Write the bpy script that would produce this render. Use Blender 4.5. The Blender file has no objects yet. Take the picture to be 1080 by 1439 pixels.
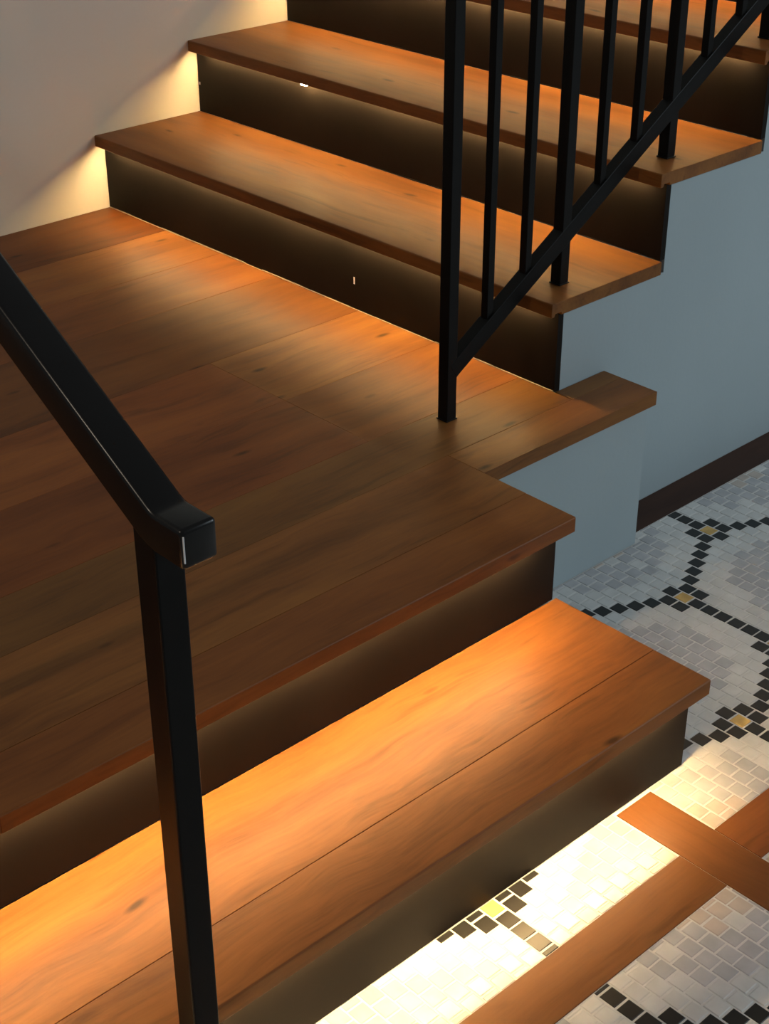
import bpy, bmesh, math, random
from mathutils import Vector, Matrix
random.seed(7)
S = bpy.context.scene
COL = S.collection

# ------------------------------------------------------------------ camera
AZ, EL, ROLL, F = 0.8184, -0.5201, -0.0006, 2194.06
CAM = Vector((1.5464, -1.8394, 1.4453))
fw = Vector((-math.sin(AZ)*math.cos(EL), math.cos(AZ)*math.cos(EL), math.sin(EL)))
rt = fw.cross(Vector((0, 0, 1))).normalized(); up = rt.cross(fw)
r2 = rt*math.cos(ROLL)+up*math.sin(ROLL); u2 = -rt*math.sin(ROLL)+up*math.cos(ROLL)
cd = bpy.data.cameras.new('camera'); cam = bpy.data.objects.new('camera', cd); COL.objects.link(cam)
cam.matrix_world = Matrix(((r2.x, u2.x, -fw.x, CAM.x), (r2.y, u2.y, -fw.y, CAM.y), (r2.z, u2.z, -fw.z, CAM.z), (0, 0, 0, 1)))
cd.sensor_fit = 'VERTICAL'; cd.sensor_height = 24.0; cd.lens = F*24.0/1439.0; cd.clip_start = .02
S.camera = cam

# ------------------------------------------------------------------ light, exposure
S.view_settings.view_transform = 'Standard'; S.view_settings.look = 'None'
S.view_settings.gamma = 1; S.view_settings.use_curve_mapping = False
S.view_settings.exposure = 0.0
W = bpy.data.worlds.new('room_light'); S.world = W; W.use_nodes = True
bg = W.node_tree.nodes['Background']; bg.inputs[0].default_value = (0.95, 0.97, 1.0, 1); bg.inputs[1].default_value = 0.125

def area(name, loc, target, size, power, color):
    l = bpy.data.lights.new(name, 'AREA'); l.shape = 'RECTANGLE'; l.size, l.size_y = size; l.energy = power; l.color = color
    o = bpy.data.objects.new(name, l); COL.objects.link(o); o.location = loc
    o.rotation_euler = (Vector(target)-Vector(loc)).to_track_quat('-Z', 'Y').to_euler(); return o
area('window_daylight', (3.4, 2.6, 2.4), (0.2, 0.3, 0.2), (1.6, 1.8), 78, (0.80, 0.93, 1.0))
area('ceiling_lamp', (0.08, -3.15, 2.52), (0.3, -0.8, 0.6), (0.10, 0.10), 13, (1.0, 0.84, 0.66))
LED_COL = (1.0, 0.66, 0.29); LED_STR = 125.0

# ------------------------------------------------------------------ dimensions (metres), X towards the hall, Y up the flight
S1, S2 = .157, .312
XW, XT = -1.3102, .0056
RISERS = [0.0, .2623, .5272, .7921, 1.057, 1.322, 1.587]
ZT = [S2+.165+.1602*k for k in range(7)]
OV, T2, T1 = .0235, .0238, .0247
YL, XL, XR2, XE, YE = -.2939, .3026, .2723, .1186, .1281
XN1, XR1, Y1, YRS = .5606, .5381, -.2915, -.3057
XB, YB = .0956, .1347
NEAR = -2.6

# ------------------------------------------------------------------ materials
def mat(name):
    m = bpy.data.materials.new(name); m.use_nodes = True
    nt = m.node_tree; b = nt.nodes['Principled BSDF']
    return m, nt, b
def N(nt, t, **kw):
    n = nt.nodes.new(t)
    for k, v in kw.items(): setattr(n, k, v)
    return n
def plain(name, col, rough=.5, var=0.0, scale=8, bump=0.0, metal=0.0, coat=0.0, bscale=120, spec=.3):
    m, nt, b = mat(name); L = nt.links
    b.inputs['Roughness'].default_value = rough; b.inputs['Metallic'].default_value = metal
    b.inputs['Coat Weight'].default_value = coat; b.inputs['Specular IOR Level'].default_value = spec
    tc = N(nt, 'ShaderNodeTexCoord')
    nz = N(nt, 'ShaderNodeTexNoise'); nz.inputs['Scale'].default_value = scale; nz.inputs['Detail'].default_value = 4
    L.new(tc.outputs['Object'], nz.inputs['Vector'])
    r = N(nt, 'ShaderNodeValToRGB')
    r.color_ramp.elements[0].position = .3; r.color_ramp.elements[1].position = .7
    r.color_ramp.elements[0].color = tuple(c*(1-var) for c in col)+(1,)
    r.color_ramp.elements[1].color = tuple(min(1, c*(1+var)) for c in col)+(1,)
    L.new(nz.outputs['Fac'], r.inputs[0]); L.new(r.outputs[0], b.inputs['Base Color'])
    if bump:
        n2 = N(nt, 'ShaderNodeTexNoise'); n2.inputs['Scale'].default_value = bscale; n2.inputs['Detail'].default_value = 3
        L.new(tc.outputs['Object'], n2.inputs['Vector'])
        bp = N(nt, 'ShaderNodeBump'); bp.inputs['Strength'].default_value = bump; bp.inputs['Distance'].default_value = .002
        L.new(n2.outputs['Fac'], bp.inputs['Height']); L.new(bp.outputs[0], b.inputs['Normal'])
    return m

def wood(name, dark, mid, light, rough=.40, coat=.0, spread=.10, knots=True):
    """grain along local X; every board gets its own tone and its own piece of grain from its random number"""
    m, nt, b = mat(name); L = nt.links
    tc = N(nt, 'ShaderNodeTexCoord'); oi = N(nt, 'ShaderNodeObjectInfo')
    off = N(nt, 'ShaderNodeVectorMath', operation='SCALE'); off.inputs[0].default_value = (7.3, 3.1, 5.7); L.new(oi.outputs['Random'], off.inputs['Scale'])
    add = N(nt, 'ShaderNodeVectorMath', operation='ADD'); L.new(tc.outputs['Object'], add.inputs[0]); L.new(off.outputs[0], add.inputs[1])
    # slow wander of the grain
    wz = N(nt, 'ShaderNodeTexNoise'); wz.inputs['Scale'].default_value = 4.5; wz.inputs['Detail'].default_value = 2
    L.new(add.outputs[0], wz.inputs['Vector'])
    wsub = N(nt, 'ShaderNodeVectorMath', operation='MULTIPLY_ADD'); wsub.inputs[1].default_value = (0, .045, .045); 
    L.new(wz.outputs['Color'], wsub.inputs[0]); L.new(add.outputs[0], wsub.inputs[2])
    def stretched(sx, sy, detail, rgh=.55):
        mp = N(nt, 'ShaderNodeMapping'); mp.inputs['Scale'].default_value = (sx, sy, sy)
        L.new(wsub.outputs[0], mp.inputs['Vector'])
        n = N(nt, 'ShaderNodeTexNoise'); n.inputs['Scale'].default_value = 1; n.inputs['Detail'].default_value = detail; n.inputs['Roughness'].default_value = rgh
        L.new(mp.outputs[0], n.inputs['Vector']); return n
    broad = stretched(2.2, 15, 4); fine = stretched(9, 170, 4, .65); streak = stretched(3.2, 42, 3, .6)
    mix = N(nt, 'ShaderNodeMath', operation='MULTIPLY_ADD'); mix.inputs[1].default_value = .30; L.new(fine.outputs['Fac'], mix.inputs[0])
    m2 = N(nt, 'ShaderNodeMath', operation='MULTIPLY'); m2.inputs[1].default_value = .70; L.new(broad.outputs['Fac'], m2.inputs[0]); L.new(m2.outputs[0], mix.inputs[2])
    ramp = N(nt, 'ShaderNodeValToRGB'); e = ramp.color_ramp.elements
    e[0].position = .30; e[0].color = dark+(1,); e[1].position = .70; e[1].color = light+(1,)
    k = e.new(.48); k.color = mid+(1,)
    L.new(mix.outputs[0], ramp.inputs[0])
    # dark mineral streaks
    sr = N(nt, 'ShaderNodeMapRange'); sr.inputs['From Min'].default_value = .30; sr.inputs['From Max'].default_value = .40; sr.inputs['To Min'].default_value = .72; sr.inputs['To Max'].default_value = 1
    L.new(streak.outputs['Fac'], sr.inputs['Value'])
    cur = sr.outputs['Result']
    if knots:
        mp = N(nt, 'ShaderNodeMapping'); mp.inputs['Scale'].default_value = (5.0, 15, 15); L.new(wsub.outputs[0], mp.inputs['Vector'])
        vo = N(nt, 'ShaderNodeTexVoronoi'); vo.inputs['Scale'].default_value = 1.0; L.new(mp.outputs[0], vo.inputs['Vector'])
        kr = N(nt, 'ShaderNodeMapRange'); kr.inputs['From Min'].default_value = .035; kr.inputs['From Max'].default_value = .105; kr.inputs['To Min'].default_value = .28; kr.inputs['To Max'].default_value = 1
        L.new(vo.outputs['Distance'], kr.inputs['Value'])
        mm = N(nt, 'ShaderNodeMath', operation='MULTIPLY'); L.new(cur, mm.inputs[0]); L.new(kr.outputs['Result'], mm.inputs[1]); cur = mm.outputs[0]
    tone = N(nt, 'ShaderNodeMapRange'); tone.inputs['To Min'].default_value = 1-spread; tone.inputs['To Max'].default_value = 1+spread
    L.new(oi.outputs['Random'], tone.inputs['Value'])
    tm = N(nt, 'ShaderNodeMath', operation='MULTIPLY'); L.new(cur, tm.inputs[0]); L.new(tone.outputs['Result'], tm.inputs[1])
    sc = N(nt, 'ShaderNodeVectorMath', operation='SCALE'); L.new(ramp.outputs[0], sc.inputs[0]); L.new(tm.outputs[0], sc.inputs['Scale'])
    hs = N(nt, 'ShaderNodeMath', operation='MULTIPLY'); hs.inputs[1].default_value = 13.7; L.new(oi.outputs['Random'], hs.inputs[0])
    hf = N(nt, 'ShaderNodeMath', operation='FRACT'); L.new(hs.outputs[0], hf.inputs[0])
    hm = N(nt, 'ShaderNodeMix', data_type='RGBA', blend_type='MIX'); hm.inputs['A'].default_value = (1.04, .96, .93, 1); hm.inputs['B'].default_value = (.96, 1.02, 1.01, 1)
    L.new(hf.outputs[0], hm.inputs['Factor'])
    hx = N(nt, 'ShaderNodeVectorMath', operation='MULTIPLY'); L.new(sc.outputs[0], hx.inputs[0]); L.new(hm.outputs['Result'], hx.inputs[1])
    ho = N(nt, 'ShaderNodeVectorMath', operation='MULTIPLY'); L.new(hx.outputs[0], ho.inputs[0]); L.new(oi.outputs['Color'], ho.inputs[1]); L.new(ho.outputs[0], b.inputs['Base Color'])
    rr = N(nt, 'ShaderNodeMapRange'); rr.inputs['To Min'].default_value = rough-.08; rr.inputs['To Max'].default_value = rough+.12; L.new(fine.outputs['Fac'], rr.inputs['Value'])
    L.new(rr.outputs['Result'], b.inputs['Roughness'])
    b.inputs['Coat Weight'].default_value = coat; b.inputs['Coat Roughness'].default_value = .3; b.inputs['Specular IOR Level'].default_value = .19
    bp = N(nt, 'ShaderNodeBump'); bp.inputs['Strength'].default_value = .25; bp.inputs['Distance'].default_value = .0012
    L.new(mix.outputs[0], bp.inputs['Height']); L.new(bp.outputs[0], b.inputs['Normal'])
    return m

M_WOOD = wood('oiled_oak', (.110, .038, .0105), (.205, .076, .019), (.29, .116, .028))
M_FLOORWOOD = wood('floor_strip_oak', (.105, .036, .010), (.165, .060, .016), (.21, .082, .022), rough=.42, coat=.0, spread=.12)
M_BORDER = wood('shaded_border_wood', (.030, .014, .010), (.046, .022, .015), (.065, .031, .02), rough=.55, coat=0, spread=.05, knots=False)  # same wood as the floor strips, its dimmer light put into the colour
M_RISER = plain('dark_bronze_riser', (.0122, .0096, .0076), .62, .25, 5, .06, bscale=60, spec=.09)
M_BLACK = plain('black_powder_coat', (.0045, .0045, .0044), .42, .15, 30, .03, bscale=400, spec=.13)
M_BLACKGLOSS = plain('black_satin_paint', (.0065, .0065, .0062), .27, .12, 20, .02, bscale=300, spec=.30)
M_WALLB = plain('blue_grey_paint', (.345, .415, .44), .62, .05, 2.2, .10, bscale=90)
M_WALLW = plain('warm_white_paint', (.78, .75, .655), .6, .03, 1.7, .08, bscale=90)
M_GROUT = plain('pale_grout', (.60, .595, .57), .85, .06, 60, .2)
M_CAULK = plain('white_caulk', (.62, .58, .50), .6, .2, 40, .3)
M_CAULK2 = plain('dusty_caulk', (.38, .32, .25), .8, .5, 25, .3)
M_CHIP = plain('bare_chip', (.75, .75, .75), .5, .05, 40)
def tile_mat(name, col, rough=.22, var=.07, spread=.10, metal=0.0):
    m, nt, b = mat(name); L = nt.links
    ge = N(nt, 'ShaderNodeNewGeometry'); nz = N(nt, 'ShaderNodeTexNoise'); nz.inputs['Scale'].default_value = 26; nz.inputs['Detail'].default_value = 5
    L.new(ge.outputs['Position'], nz.inputs['Vector'])
    wn = N(nt, 'ShaderNodeMapRange'); wn.inputs['To Min'].default_value = 1-var*2; wn.inputs['To Max'].default_value = 1+var*2
    wn.inputs['From Min'].default_value = .3; wn.inputs['From Max'].default_value = .7
    L.new(nz.outputs['Fac'], wn.inputs['Value'])
    ri = N(nt, 'ShaderNodeMapRange'); ri.inputs['To Min'].default_value = 1-spread; ri.inputs['To Max'].default_value = 1+spread
    L.new(ge.outputs['Random Per Island'], ri.inputs['Value'])
    oi = N(nt, 'ShaderNodeObjectInfo'); ro = N(nt, 'ShaderNodeMapRange'); ro.inputs['To Min'].default_value = 1-spread; ro.inputs['To Max'].default_value = 1+spread
    L.new(oi.outputs['Random'], ro.inputs['Value'])
    a = N(nt, 'ShaderNodeMath', operation='MULTIPLY'); L.new(wn.outputs[0], a.inputs[0]); L.new(ri.outputs[0], a.inputs[1])
    c = N(nt, 'ShaderNodeMath', operation='MULTIPLY'); L.new(a.outputs[0], c.inputs[0]); L.new(ro.outputs[0], c.inputs[1])
    s = N(nt, 'ShaderNodeVectorMath', operation='SCALE'); s.inputs[0].default_value = col; L.new(c.outputs[0], s.inputs['Scale'])
    L.new(s.outputs[0], b.inputs['Base Color']); b.inputs['Roughness'].default_value = rough; b.inputs['Metallic'].default_value = metal
    return m
TM = {'black': tile_mat('black_glass_tile', (.009, .009, .008), .36, .03), 'white': tile_mat('white_glazed_tile', (.60, .60, .58), .25, .04, .04),
      'grey': tile_mat('grey_glazed_tile', (.43, .43, .44), .25, .06, .06), 'tan': tile_mat('blush_tile', (.50, .435, .38), .25, .06, .05),
      'gold': tile_mat('gold_tile', (.62, .40, .12), .2, .15, .03)}
m, nt, b = mat('led_glow'); b.inputs['Base Color'].default_value = (.8, .7, .5, 1)
b.inputs['Emission Color'].default_value = LED_COL+(1,); b.inputs['Emission Strength'].default_value = LED_STR; M_LED = m
M_LED2 = m.copy(); M_LED2.name = 'led_glow_low'; M_LED2.node_tree.nodes['Principled BSDF'].inputs['Emission Strength'].default_value = LED_STR*1.35

# ------------------------------------------------------------------ helpers
def link(name, bm, material, parent=None, loc=(0, 0, 0), rotz=0.0, bevel=0.0, seg=2):
    if bevel:
        bmesh.ops.bevel(bm, geom=[e for e in bm.edges], offset=bevel, segments=seg, affect='EDGES', profile=.5, clamp_overlap=True)
    bmesh.ops.recalc_face_normals(bm, faces=bm.faces)
    me = bpy.data.meshes.new(name); bm.to_mesh(me); bm.free()
    me.materials.append(material)
    o = bpy.data.objects.new(name, me); COL.objects.link(o)
    o.location = loc; o.rotation_euler = (0, 0, rotz); o.parent = parent
    return o
def tag(o, label, cat, group=None):
    o['label'] = label; o['category'] = cat
    if group: o['group'] = group
def empty(name, loc, label=None, cat=None, group=None):
    o = bpy.data.objects.new(name, None); COL.objects.link(o); o.location = loc; o.empty_display_size = .05
    if label: tag(o, label, cat, group)
    return o
def box_bm(x0, x1, y0, y1, z0, z1, bm=None):
    bm = bm or bmesh.new()
    v = [bm.verts.new((x, y, z)) for x in (x0, x1) for y in (y0, y1) for z in (z0, z1)]
    for f in ((0, 1, 3, 2), (4, 6, 7, 5), (0, 4, 5, 1), (2, 3, 7, 6), (0, 2, 6, 4), (1, 5, 7, 3)): bm.faces.new([v[i] for i in f])
    return bm
def prism_bm(prof, a0, a1, plane='YZ', bm=None):
    """extrude a closed 2-D profile along local X (plane YZ) or Y (plane XZ)"""
    bm = bm or bmesh.new()
    mk = {'YZ': lambda a, p: (a, p[0], p[1]), 'XZ': lambda a, p: (p[0], a, p[1]), 'XY': lambda a, p: (p[0], p[1], a)}[plane]
    A = [bm.verts.new(mk(a0, p)) for p in prof]; B = [bm.verts.new(mk(a1, p)) for p in prof]; n = len(prof)
    bm.faces.new(A); bm.faces.new(B[::-1])
    for i in range(n): bm.faces.new((A[i], A[(i+1) % n], B[(i+1) % n], B[i]))
    return bm
def board(parent, x0, x1, y0, y1, ztop, t, along='Y', prof=None, base=(0, 0, 0), name='board', material=None, bevel=.0005, tone=None):
    """one board; its local X runs along the grain. prof: profile across the board, (distance from the first side, z)"""
    g = .00025
    if along == 'Y': length, width, loc, rot = y1-y0, x1-x0, Vector((x1, y0, ztop)), math.pi/2      # local X -> +Y, local Y -> -X
    else: length, width, loc, rot = x1-x0, y1-y0, Vector((x0, y0, ztop)), 0.0
    P = prof or [(g, 0), (width-g, 0), (width-g, -t), (g, -t)]
    bm = prism_bm(P, g, length-g)
    o = link(name, bm, material or M_WOOD, parent, tuple(loc-Vector(base)), rot, bevel, 3 if prof else 2)
    if tone: o.color = tuple(tone)+(1,)
    return o
def nose_profile(width, ov, t, lip=.0075, depth=.0066):
    """front board: its first side is the nosing; a groove behind the lip takes the light strip"""
    g = .0004
    return [(0, -.0015), (.0015, 0), (width-g, 0), (width-g, -t), (ov+.0012, -t), (ov+.0012, -t+depth), (lip, -t+depth), (lip, -t), (0, -t)]

# ------------------------------------------------------------------ setting: walls
def struct(o): o['kind'] = 'structure'; return o
struct(link('wall_left', box_bm(XW-.15, XW, NEAR, 3.2, -.02, 3.0), M_WALLW))
# stepped wall that carries the upper flight, its blue-grey side towards the hall
pr = [(.013, S2-T1)]
for k, y in enumerate(RISERS):
    pr.append((y+.013, ZT[k]-T2)); nx = (RISERS[k+1] if k+1 < len(RISERS) else 3.2)
    pr.append((nx+.013 if k+1 < len(RISERS) else 3.2, ZT[k]-T2))
pr += [(3.2, 0), (.013, 0)]
struct(link('wall_stair', prism_bm(pr, -.03, 0.0), M_WALLB))
# the blue-grey base under the landing: an L of two faces
struct(link('wall_landing', prism_bm([(XB-.02, YRS+.012), (XB, YRS+.012), (XB, YB), (.0005, YB), (.0005, YB-.02), (XB-.02, YB-.02)], .001, S2-T1, 'XY'), M_WALLB))
struct(link('wall_landing_end', box_bm(XB+.0005, XR2-.013, YRS-.008, YRS+.0115, .001, S2-T1), M_WALLB))
struct(link('wall_step', box_bm(XR2+.001, XR1-.013, YRS-.02, YRS, .001, S1-T1), M_WALLB))

# ------------------------------------------------------------------ upper flight
ordw = ['first', 'second', 'third', 'fourth', 'fifth', 'sixth']
for k in range(6):
    y0, z0, z = RISERS[k], (S2 if k == 0 else ZT[k-1]), ZT[k]
    base = (XW, y0, z0)
    lab = ['oak step with dark riser rising directly from the landing',
           'oak step second up from the landing, bright speck under its nosing',
           'oak step third up from the landing, cut by the top edge of the photo',
           'oak step fourth up from the landing, beyond the top edge', 'oak step fifth up from the landing, beyond the top edge', 'oak step sixth up from the landing, beyond the top edge'][k]
    st = empty('stair_step', base, lab, 'stair step', 'oak steps of the upper flight')
    yb = RISERS[k+1]
    W_ = OV+yb-y0-.0005
    board(st, XW+.0015, XT, y0-OV, y0-OV+W_, z, T2, 'X', nose_profile(W_, OV, T2), base, 'tread', None, .0012, (1.0, .97, .95) if k % 2 else (.96, .95, .93))
    link('riser', box_bm(0.002, -XW, 0, .012, .0006, z-T2-z0-.0006), M_RISER, st, (0, 0, 0))
    link('led_strip', box_bm(.040, -XW-.035, -.0125, -.0045, z-z0-T2+.0046, z-z0-T2+.0060), M_LED, st, (0, 0, 0))
    cb = bmesh.new(); random.seed(k)
    x = .004
    while x < -XW-.004:
        l = random.uniform(.02, .09); h = random.uniform(.0006, .0022)
        box_bm(x, min(x+l, -XW-.002), -random.uniform(.0008, .0022), -.0001, .0005, h, cb); x += l
    c = link('caulk_line', cb, M_CAULK2 if k == 0 else M_RISER, st)
    if k == 1:
        cc = link('led_connector', box_bm(-.929-XW, -.912-XW, -.0215, -.009, z-z0-T2-.0030, z-z0-T2-.0002), M_LED, st, bevel=.001); cc['label'] = 'bright end of the light strip peeping out'
        link('paint_speck', box_bm(.004, .009, -.0012, 0, .06, .066), M_CHIP, st, bevel=.0004)
    if k == 0:
        s_ = link('paint_speck', box_bm(-.5022-XW, -.4990-XW, -.0010, -.0002, .050, .064), M_CHIP, st, bevel=.0003); s_['label'] = 'small white paint speck'

# ------------------------------------------------------------------ landing
base = (0, YL, S1)
ld = empty('stair_landing', base, 'wide oak plank landing between the single lower step and the upper flight', 'landing')
cuts = [XW+.0015, -1.10, -.91, -.735, -.49, -.285, -.08, .04]
splits = {0: [-1.4], 1: [-.95], 2: [-1.7], 3: [-1.2], 4: [-.352], 5: [-.352, -1.6], 6: [-1.35]}
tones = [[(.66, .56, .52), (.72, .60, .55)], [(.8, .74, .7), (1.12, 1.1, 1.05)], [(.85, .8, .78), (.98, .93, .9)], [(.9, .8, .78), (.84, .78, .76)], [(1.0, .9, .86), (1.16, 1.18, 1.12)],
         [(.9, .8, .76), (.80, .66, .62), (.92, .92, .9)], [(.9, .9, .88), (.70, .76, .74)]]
for i in range(7):
    ys = [NEAR]+sorted(splits[i])+[-.0006]
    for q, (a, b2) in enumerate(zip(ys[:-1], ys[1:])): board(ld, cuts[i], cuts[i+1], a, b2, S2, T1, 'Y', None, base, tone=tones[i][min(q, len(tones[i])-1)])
board(ld, .04, .205, NEAR, YL, S2, T1, 'Y', None, base, tone=(.98, .93, .90))
board(ld, .04, XE, YL, YE, S2, T1, 'Y', None, base, tone=(1.0, 1.02, 1.0))
board(ld, .0015, .04, 0.0006, YE, S2, T1, 'Y', None, base, tone=(.8, .85, .85))
for a, b2 in ((NEAR, -1.25), (-1.25, YL)): board(ld, .205, XL, a, b2, S2, T1, 'Y', nose_profile(XL-.205, XL-XR2, T1), base, bevel=.0009, tone=(.86, .74, .70))
link('riser', box_bm(XR2-.012, XR2, NEAR, YRS+.006, S1+.0006, S2-T1-.0006), M_RISER, ld, tuple(-Vector(base)))
link('led_strip', box_bm(XR2+.0045, XR2+.0145, NEAR+.1, YL-.055, S2-T1+.0046, S2-T1+.0060), M_LED2, ld, tuple(-Vector(base)))

# ------------------------------------------------------------------ lowest step
base = (XR1, Y1, 0)
s1 = empty('stair_step', base, 'lowest oak step, brightly lit from under the landing edge, on the mosaic floor', 'stair step')
board(s1, XR2+.0006, .460, NEAR, Y1, S1, T1, 'Y', None, base)
board(s1, .460, XN1, NEAR, Y1, S1, T1, 'Y', nose_profile(XN1-.46, XN1-XR1, T1), base, bevel=.0008, tone=(.88, .86, .84))
link('riser', box_bm(XR1-.012, XR1, NEAR, YRS, .0006, S1-T1-.0006), M_RISER, s1, tuple(-Vector(base)))
link('led_strip', box_bm(XR1+.0035, XR1+.0125, NEAR+.1, YRS-.03, S1-T1+.0046, S1-T1+.0060), M_LED2, s1, tuple(-Vector(base)))

# ------------------------------------------------------------------ mosaic floor
fl = struct(link('floor', box_bm(XB-.3, 3.2, NEAR, 3.2, -.06, -.0007), M_GROUT))
PX, PY, HT = .0269, .0267, .0119
SX0, SX1, SY0, SY1 = .6545, .7325, -.4606, -.3853
def node(nx, ny, kind, llong=7, ul=8, dl=8, ushift=0, dshift=0):
    s = set([(nx+1, ny), (nx-1, ny), (nx+.5, ny+1), (nx-.5, ny+1), (nx+.5, ny-1), (nx-.5, ny-1)])
    d = 1 if kind == 'A' else -1
    for k in range(1, llong): s.add((nx+d*k, ny))
    for k in range(1, ul): s.add((nx-d*(.5*k)+ushift, ny+k))
    for k in range(1, dl): s.add((nx-d*(.5*k)+dshift, ny-k))
    return s
def lattice(golds):
    bl = set(); g = set()
    for args in golds: bl |= node(*args); g.add((args[0], args[1]))
    return bl-g, g
# upper panel, rows counted from the gold tile beside the landing wall
blkU, golU = lattice([(0, 0, 'A', 7, 8, 8), (7, 0, 'B', 7, 8, 8), (-4, 8, 'B', 7, 8, 8), (-11, 8, 'A'), (0, 16, 'A'), (-4, -8, 'B'), (10, -8, 'A', 7, 8, 8, 1, 1), (11, 8, 'A'), (7, 16, 'B'), (-4, 24, 'B'),
                      (11, 24, 'A'), (18, 8, 'B'), (18, 24, 'B'), (0, 32, 'A'), (7, 32, 'B'), (22, 0, 'A'), (22, 16, 'A'), (29, 0, 'B')])
blkL, golL = lattice([(0, 0, 'A', 11, 8, 8, 1, 1), (-4, 8, 'B'), (-4, -8, 'B', 7, 8, 8), (-4, -24, 'B'), (0, -16, 'A', 7), (0, -32, 'A'), (0, -48, 'A'), (-4, -40, 'B')])
blkR, golR = lattice([(3, 0, 'B', 7, 8, 8), (7, 8, 'A'), (14, 8, 'B'), (7, -8, 'A'), (14, -8, 'B'), (18, 0, 'A'), (3, -16, 'B'), (7, -24, 'A'), (18, -16, 'A'), (25, 0, 'B'), (3, 16, 'B'), (3, -32, 'B'), (14, -24, 'B'), (18, -32, 'A'),
                      (25, -16, 'B'), (29, 8, 'A'), (29, -8, 'A'), (29, -24, 'A')])
panels = [((.0720, SX0-.001, SY1+.001, 1.6), (.2651, .0572), blkU, golU),
          ((XR1+.0012, SX0-.001, -1.9, SY0-.001), (.5503, -.7164), blkL, golL),
          ((SX1+.001, 1.75, -1.9, SY0-.001), (.7531, -.7195), blkR, golR),
          ((SX1+.001, 1.75, SY1+.001, 1.6), (.2651, .0572), blkU, golU)]
def topx(P):
    d = Vector(P)-CAM; z = d.dot(fw); return 540+F*d.dot(r2)/z, 719.5-F*d.dot(u2)/z, z
def hidden(x, y):
    # is the floor point behind the lowest step or the landing as seen from the camera?
    P = Vector((x, y, 0)); D = CAM-P
    for zz, xm, ym in ((S1, XN1, Y1), (S2, XL, YL), (S2, XE, YE)):
        for f_ in (.3, .6, .95):
            q = P+D*(zz*f_/D.z)
            if q.x < xm-.02 and q.y < ym-.01: return True
    return False
tiles = []
for pi, ((x0, x1, y0, y1), (ox, oy), blk, gol) in enumerate(panels):
    bl = list(blk)
    for j in range(int(math.floor((y0-oy)/PY))-1, int(math.ceil((y1-oy)/PY))+2):
        rng = random.Random(j*17+pi)
        for i2 in range(int((x0-ox)/PX*2)-4, int((x1-ox)/PX*2)+5):
            if (i2 + j) % 2: continue
            i = i2/2.0
            cx, cy = ox+i*PX, oy+j*PY
            a0, a1, b0, b1 = max(cx-HT, x0), min(cx+HT, x1), max(cy-HT, y0), min(cy+HT, y1)
            if a1-a0 < .0025 or b1-b0 < .0025: continue
            if cy < YRS and cx < XR1-.001 and a1 < XR1+.004: continue
            if a0 < XR1 and (b0+b1)/2 < YRS:
                a0 = XR1+.0012
                if a1-a0 < .0025: continue
            if a0 < XB+.001 and b0 < YB: 
                a0 = XB+.0012
                if a1-a0 < .0025: continue
            if cx < XR2 and cy < YL-.02: continue
            if (i, j) in gol: c = 'gold'
            elif (i, j) in blk: c = 'black'
            else:
                d = min(max(abs(j-q[1]), abs(i-q[0])+.5*abs(j-q[1])) for q in bl)
                c = 'white' if d < 2.6 else ('grey' if d < 5.6 else 'tan')
                if c == 'grey' and random.random() < .06: c = 'white'
                if pi == 0 and c == 'white' and cy < -.17 and cx > .54 and d > 1.6: c = 'grey' if random.random() < .35 else 'white'
            px, py, z = topx((cx, cy, 0)); vis = -8 < px < 1088 and -8 < py < 1447 and not hidden(cx, cy)
            tiles.append((a0, a1, b0, b1, c, (0 if vis else 100)+z))
tiles.sort(key=lambda t: t[5])
cache = {}
def tile_bm(w, h, bm=None, x=0, y=0, z0=-.0012, z1=.0):
    bm = bm or bmesh.new(); e = .0010
    lo = [bm.verts.new((x+sx*w/2, y+sy*h/2, z0)) for sx, sy in ((-1, -1), (1, -1), (1, 1), (-1, 1))]
    mi = [bm.verts.new((x+sx*w/2, y+sy*h/2, z1-e*.5)) for sx, sy in ((-1, -1), (1, -1), (1, 1), (-1, 1))]
    hi = [bm.verts.new((x+sx*(w/2-e), y+sy*(h/2-e), z1)) for sx, sy in ((-1, -1), (1, -1), (1, 1), (-1, 1))]
    F_ = [bm.faces.new(hi)]
    for k in range(4):
        F_.append(bm.faces.new((lo[k], lo[(k+1) % 4], mi[(k+1) % 4], mi[k]))); F_.append(bm.faces.new((mi[k], mi[(k+1) % 4], hi[(k+1) % 4], hi[k])))
    return F_ if bm is None else (bm, F_)
for (a0, a1, b0, b1, c, z) in tiles[:296]:
    w, h = round(a1-a0, 4), round(b1-b0, 4)
    if (w, h, c) not in cache:
        bm, _ = tile_bm(w, h); me = bpy.data.meshes.new('mosaic_tile'); bm.to_mesh(me); bm.free(); me.materials.append(TM[c]); cache[(w, h, c)] = me
    o = bpy.data.objects.new('mosaic_tile', cache[(w, h, c)]); COL.objects.link(o); o.parent = fl
    rr = random.Random(int(a0*1e5)+int(b0*1e5))
    o.location = ((a0+a1)/2+rr.uniform(-.0004, .0004), (b0+b1)/2+rr.uniform(-.0004, .0004), 0)
    o.rotation_euler = (rr.uniform(-.006, .006), rr.uniform(-.006, .006), rr.uniform(-.012, .012))
bm = bmesh.new(); order = ['black', 'white', 'grey', 'tan', 'gold']
for (a0, a1, b0, b1, c, z) in tiles[296:]:
    _, F_ = tile_bm(a1-a0, b1-b0, bm, (a0+a1)/2, (b0+b1)/2)
    for f in F_: f.material_index = order.index(c)
me = bpy.data.meshes.new('mosaic_field'); bm.to_mesh(me); bm.free()
for c in order: me.materials.append(TM[c])
o = bpy.data.objects.new('mosaic_field', me); COL.objects.link(o); o.parent = fl; o['kind'] = 'stuff'
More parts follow.
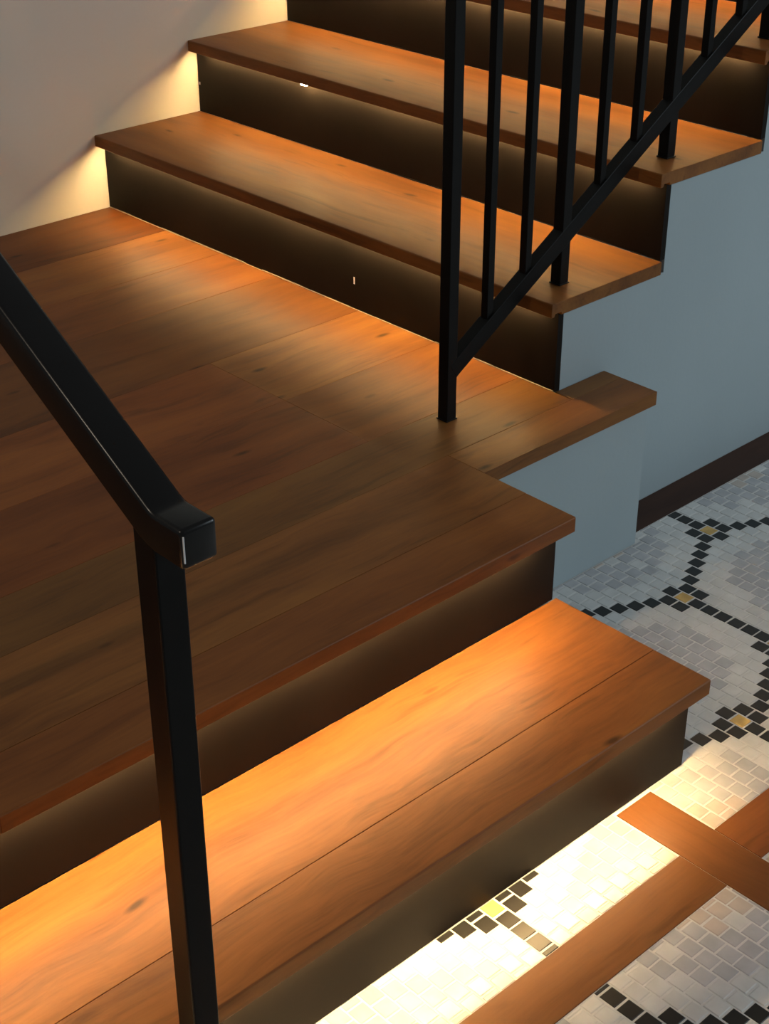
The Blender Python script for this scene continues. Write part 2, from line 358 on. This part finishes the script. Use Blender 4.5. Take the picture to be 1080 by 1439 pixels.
# wooden strips laid flush between the mosaic panels
def strip(x0, x1, y0, y1, along, material=M_FLOORWOOD): return board(fl, x0, x1, y0, y1, .0006, .0024, along, None, (0, 0, 0), 'wood_strip', material, .0005)
strip(XR1+.006, 1.75, SY0, SY1, 'X'); strip(SX0, SX1, -1.9, SY0-.0008, 'Y'); strip(SX0, SX1, SY1+.0008, 1.6, 'Y')
strip(.0008, .0710, YB+.001, 1.9, 'Y', M_BORDER)

# ------------------------------------------------------------------ black steel railing of the upper flight
RX, RY, PW = -.0526, -.2035, .0213
SL = .624
def zr(y): return .4078+SL*(y-RY+.0090)-.012      # centre line of the low rail
ry_ = [RY, RY+.2623, RY+.5272, RY+.7921, RY+1.057]
rail = empty('stair_railing', (RX, RY, S2), 'black square-bar steel railing with slim balusters along the upper flight', 'railing')
B0 = Vector((RX, RY, S2))
TOPH = .90
def ztop(y): return zr(y)+TOPH
def bar(name, p0, p1, w, d, parent, material, org, bevel=.0012):
    p0, p1 = Vector(p0)-org, Vector(p1)-org; ax = (p1-p0).normalized()
    side = Vector((1, 0, 0)) if abs(ax.x) < .9 else Vector((0, 1, 0)); nrm = ax.cross(side).normalized(); side = nrm.cross(ax).normalized()
    bm = bmesh.new(); V = [[bm.verts.new(p+side*(w/2*a)+nrm*(d/2*b_)) for a, b_ in ((-1, -1), (1, -1), (1, 1), (-1, 1))] for p in (p0, p1)]
    bm.faces.new(V[0]); bm.faces.new(V[1][::-1])
    for k in range(4): bm.faces.new((V[0][k], V[0][(k+1) % 4], V[1][(k+1) % 4], V[1][k]))
    return link(name, bm, material, parent, bevel=bevel)
for k, y in enumerate(ry_):
    zb = S2 if k == 0 else ZT[k-1]
    bar('post', (RX, y, zb+.0004), (RX, y, ztop(y)-.012), PW, PW, rail, M_BLACK, B0)
    link('foot_weld', box_bm(-PW/2-.0015, PW/2+.0015, y-RY-PW/2-.0015, y-RY+PW/2+.0015, zb-S2+.0002, zb-S2+.0022), M_BLACK, rail, bevel=.0006)
ye = ry_[-1]
bar('bottom_rail', (RX, RY+.0015, zr(RY+.0015)-.004), (RX, ye, zr(ye)-.004), PW+.0006, .029, rail, M_BLACK, B0)
bar('handrail', (RX, RY-.02, ztop(RY-.02)), (RX, ye+.02, ztop(ye+.02)), .034, .034, rail, M_BLACK, B0, .002)
for k in range(4):
    for q in (1, 2):
        y = ry_[k]+(ry_[k+1]-ry_[k])*q/3
        bar('baluster', (RX, y, zr(y)+.004), (RX, y, ztop(y)-.014), .0142, .0142, rail, M_BLACK, B0, .0008)

# ------------------------------------------------------------------ foreground handrail
HY0, HY1 = -1.265, -1.231
hc = (HY0+HY1)/2; O = Vector((.656, hc, 0))
hr = empty('stair_handrail', tuple(O), 'thick black satin handrail with blunt end on a square post, in the foreground', 'handrail')
th = .0355; tn = math.tan(math.radians(30.0))
bx = .668; zc = .8358; end = .1
def section(px_, pz, nx, nz, hw, hh, bm):
    return [bm.verts.new((px_-O.x+nx*b_*hh, a*hw, pz+nz*b_*hh)) for a, b_ in ((-1, -1), (1, -1), (1, 1), (-1, 1))]
bm = bmesh.new(); hw = (HY1-HY0)/2
pts = [(.7105, zc)]
for a in range(0, 7):      # bend in small steps
    t_ = a/6; ang = math.radians(30*t_); pts.append((bx+.010-.020*t_, zc+.020*t_*math.tan(math.radians(15*t_))))
x_, z_ = pts[-1]; pts.append((end, z_+(x_-end)*tn)); pts.append((-1.0, z_+(x_-end)*tn))
secs = []
for k, (x, z) in enumerate(pts):
    d0 = Vector((pts[k][0]-pts[k-1][0], pts[k][1]-pts[k-1][1])).normalized() if k else None
    d1 = Vector((pts[k+1][0]-pts[k][0], pts[k+1][1]-pts[k][1])).normalized() if k < len(pts)-1 else None
    d = (d0+d1).normalized() if d0 and d1 else (d0 or d1)
    n = Vector((d.y, -d.x)); n = -n if n.y < 0 else n
    sc = 1/max(.5, (d.dot(d1) if d1 else 1))
    secs.append(section(x, z, n.x*sc, n.y*sc, hw, th/2, bm))
for A, B in zip(secs[:-1], secs[1:]):
    for k in range(4): bm.faces.new((A[k], A[(k+1) % 4], B[(k+1) % 4], B[k]))
bm.faces.new(secs[0]); bm.faces.new(secs[-1][::-1])
bmesh.ops.recalc_face_normals(bm, faces=bm.faces)
long_e = [e for e in bm.edges if len(e.link_faces) == 2 and e.calc_face_angle(0) > math.radians(50)]
bmesh.ops.bevel(bm, geom=long_e, offset=.0042, segments=4, affect='EDGES', profile=.5, clamp_overlap=True)
o = link('rail', bm, M_BLACKGLOSS, hr)
for p_ in o.data.polygons: p_.use_smooth = True
o.data.set_sharp_from_angle(angle=math.radians(35))
def post(x, zb, zt_): 
    b_ = box_bm(x-.0140-O.x, x+.0140-O.x, -.0142, .0142, zb, zt_)
    return link('post', b_, M_BLACK, hr, bevel=.002, seg=3)
post(.6545, .0010, zc-.002)
post(.10, S2+.0006, z_+(x_-end)*tn-th/2+.002)
post(-.95, S2+.0006, z_+(x_-end)*tn-th/2+.001)
chip = link('paint_chip', box_bm(.7085-O.x, .71065-O.x, -hw+.0016, -hw+.0027, zc-.011, zc+.0125), M_CHIP, hr, bevel=.0003)
chip['label'] = 'pale scratch on the rail end'
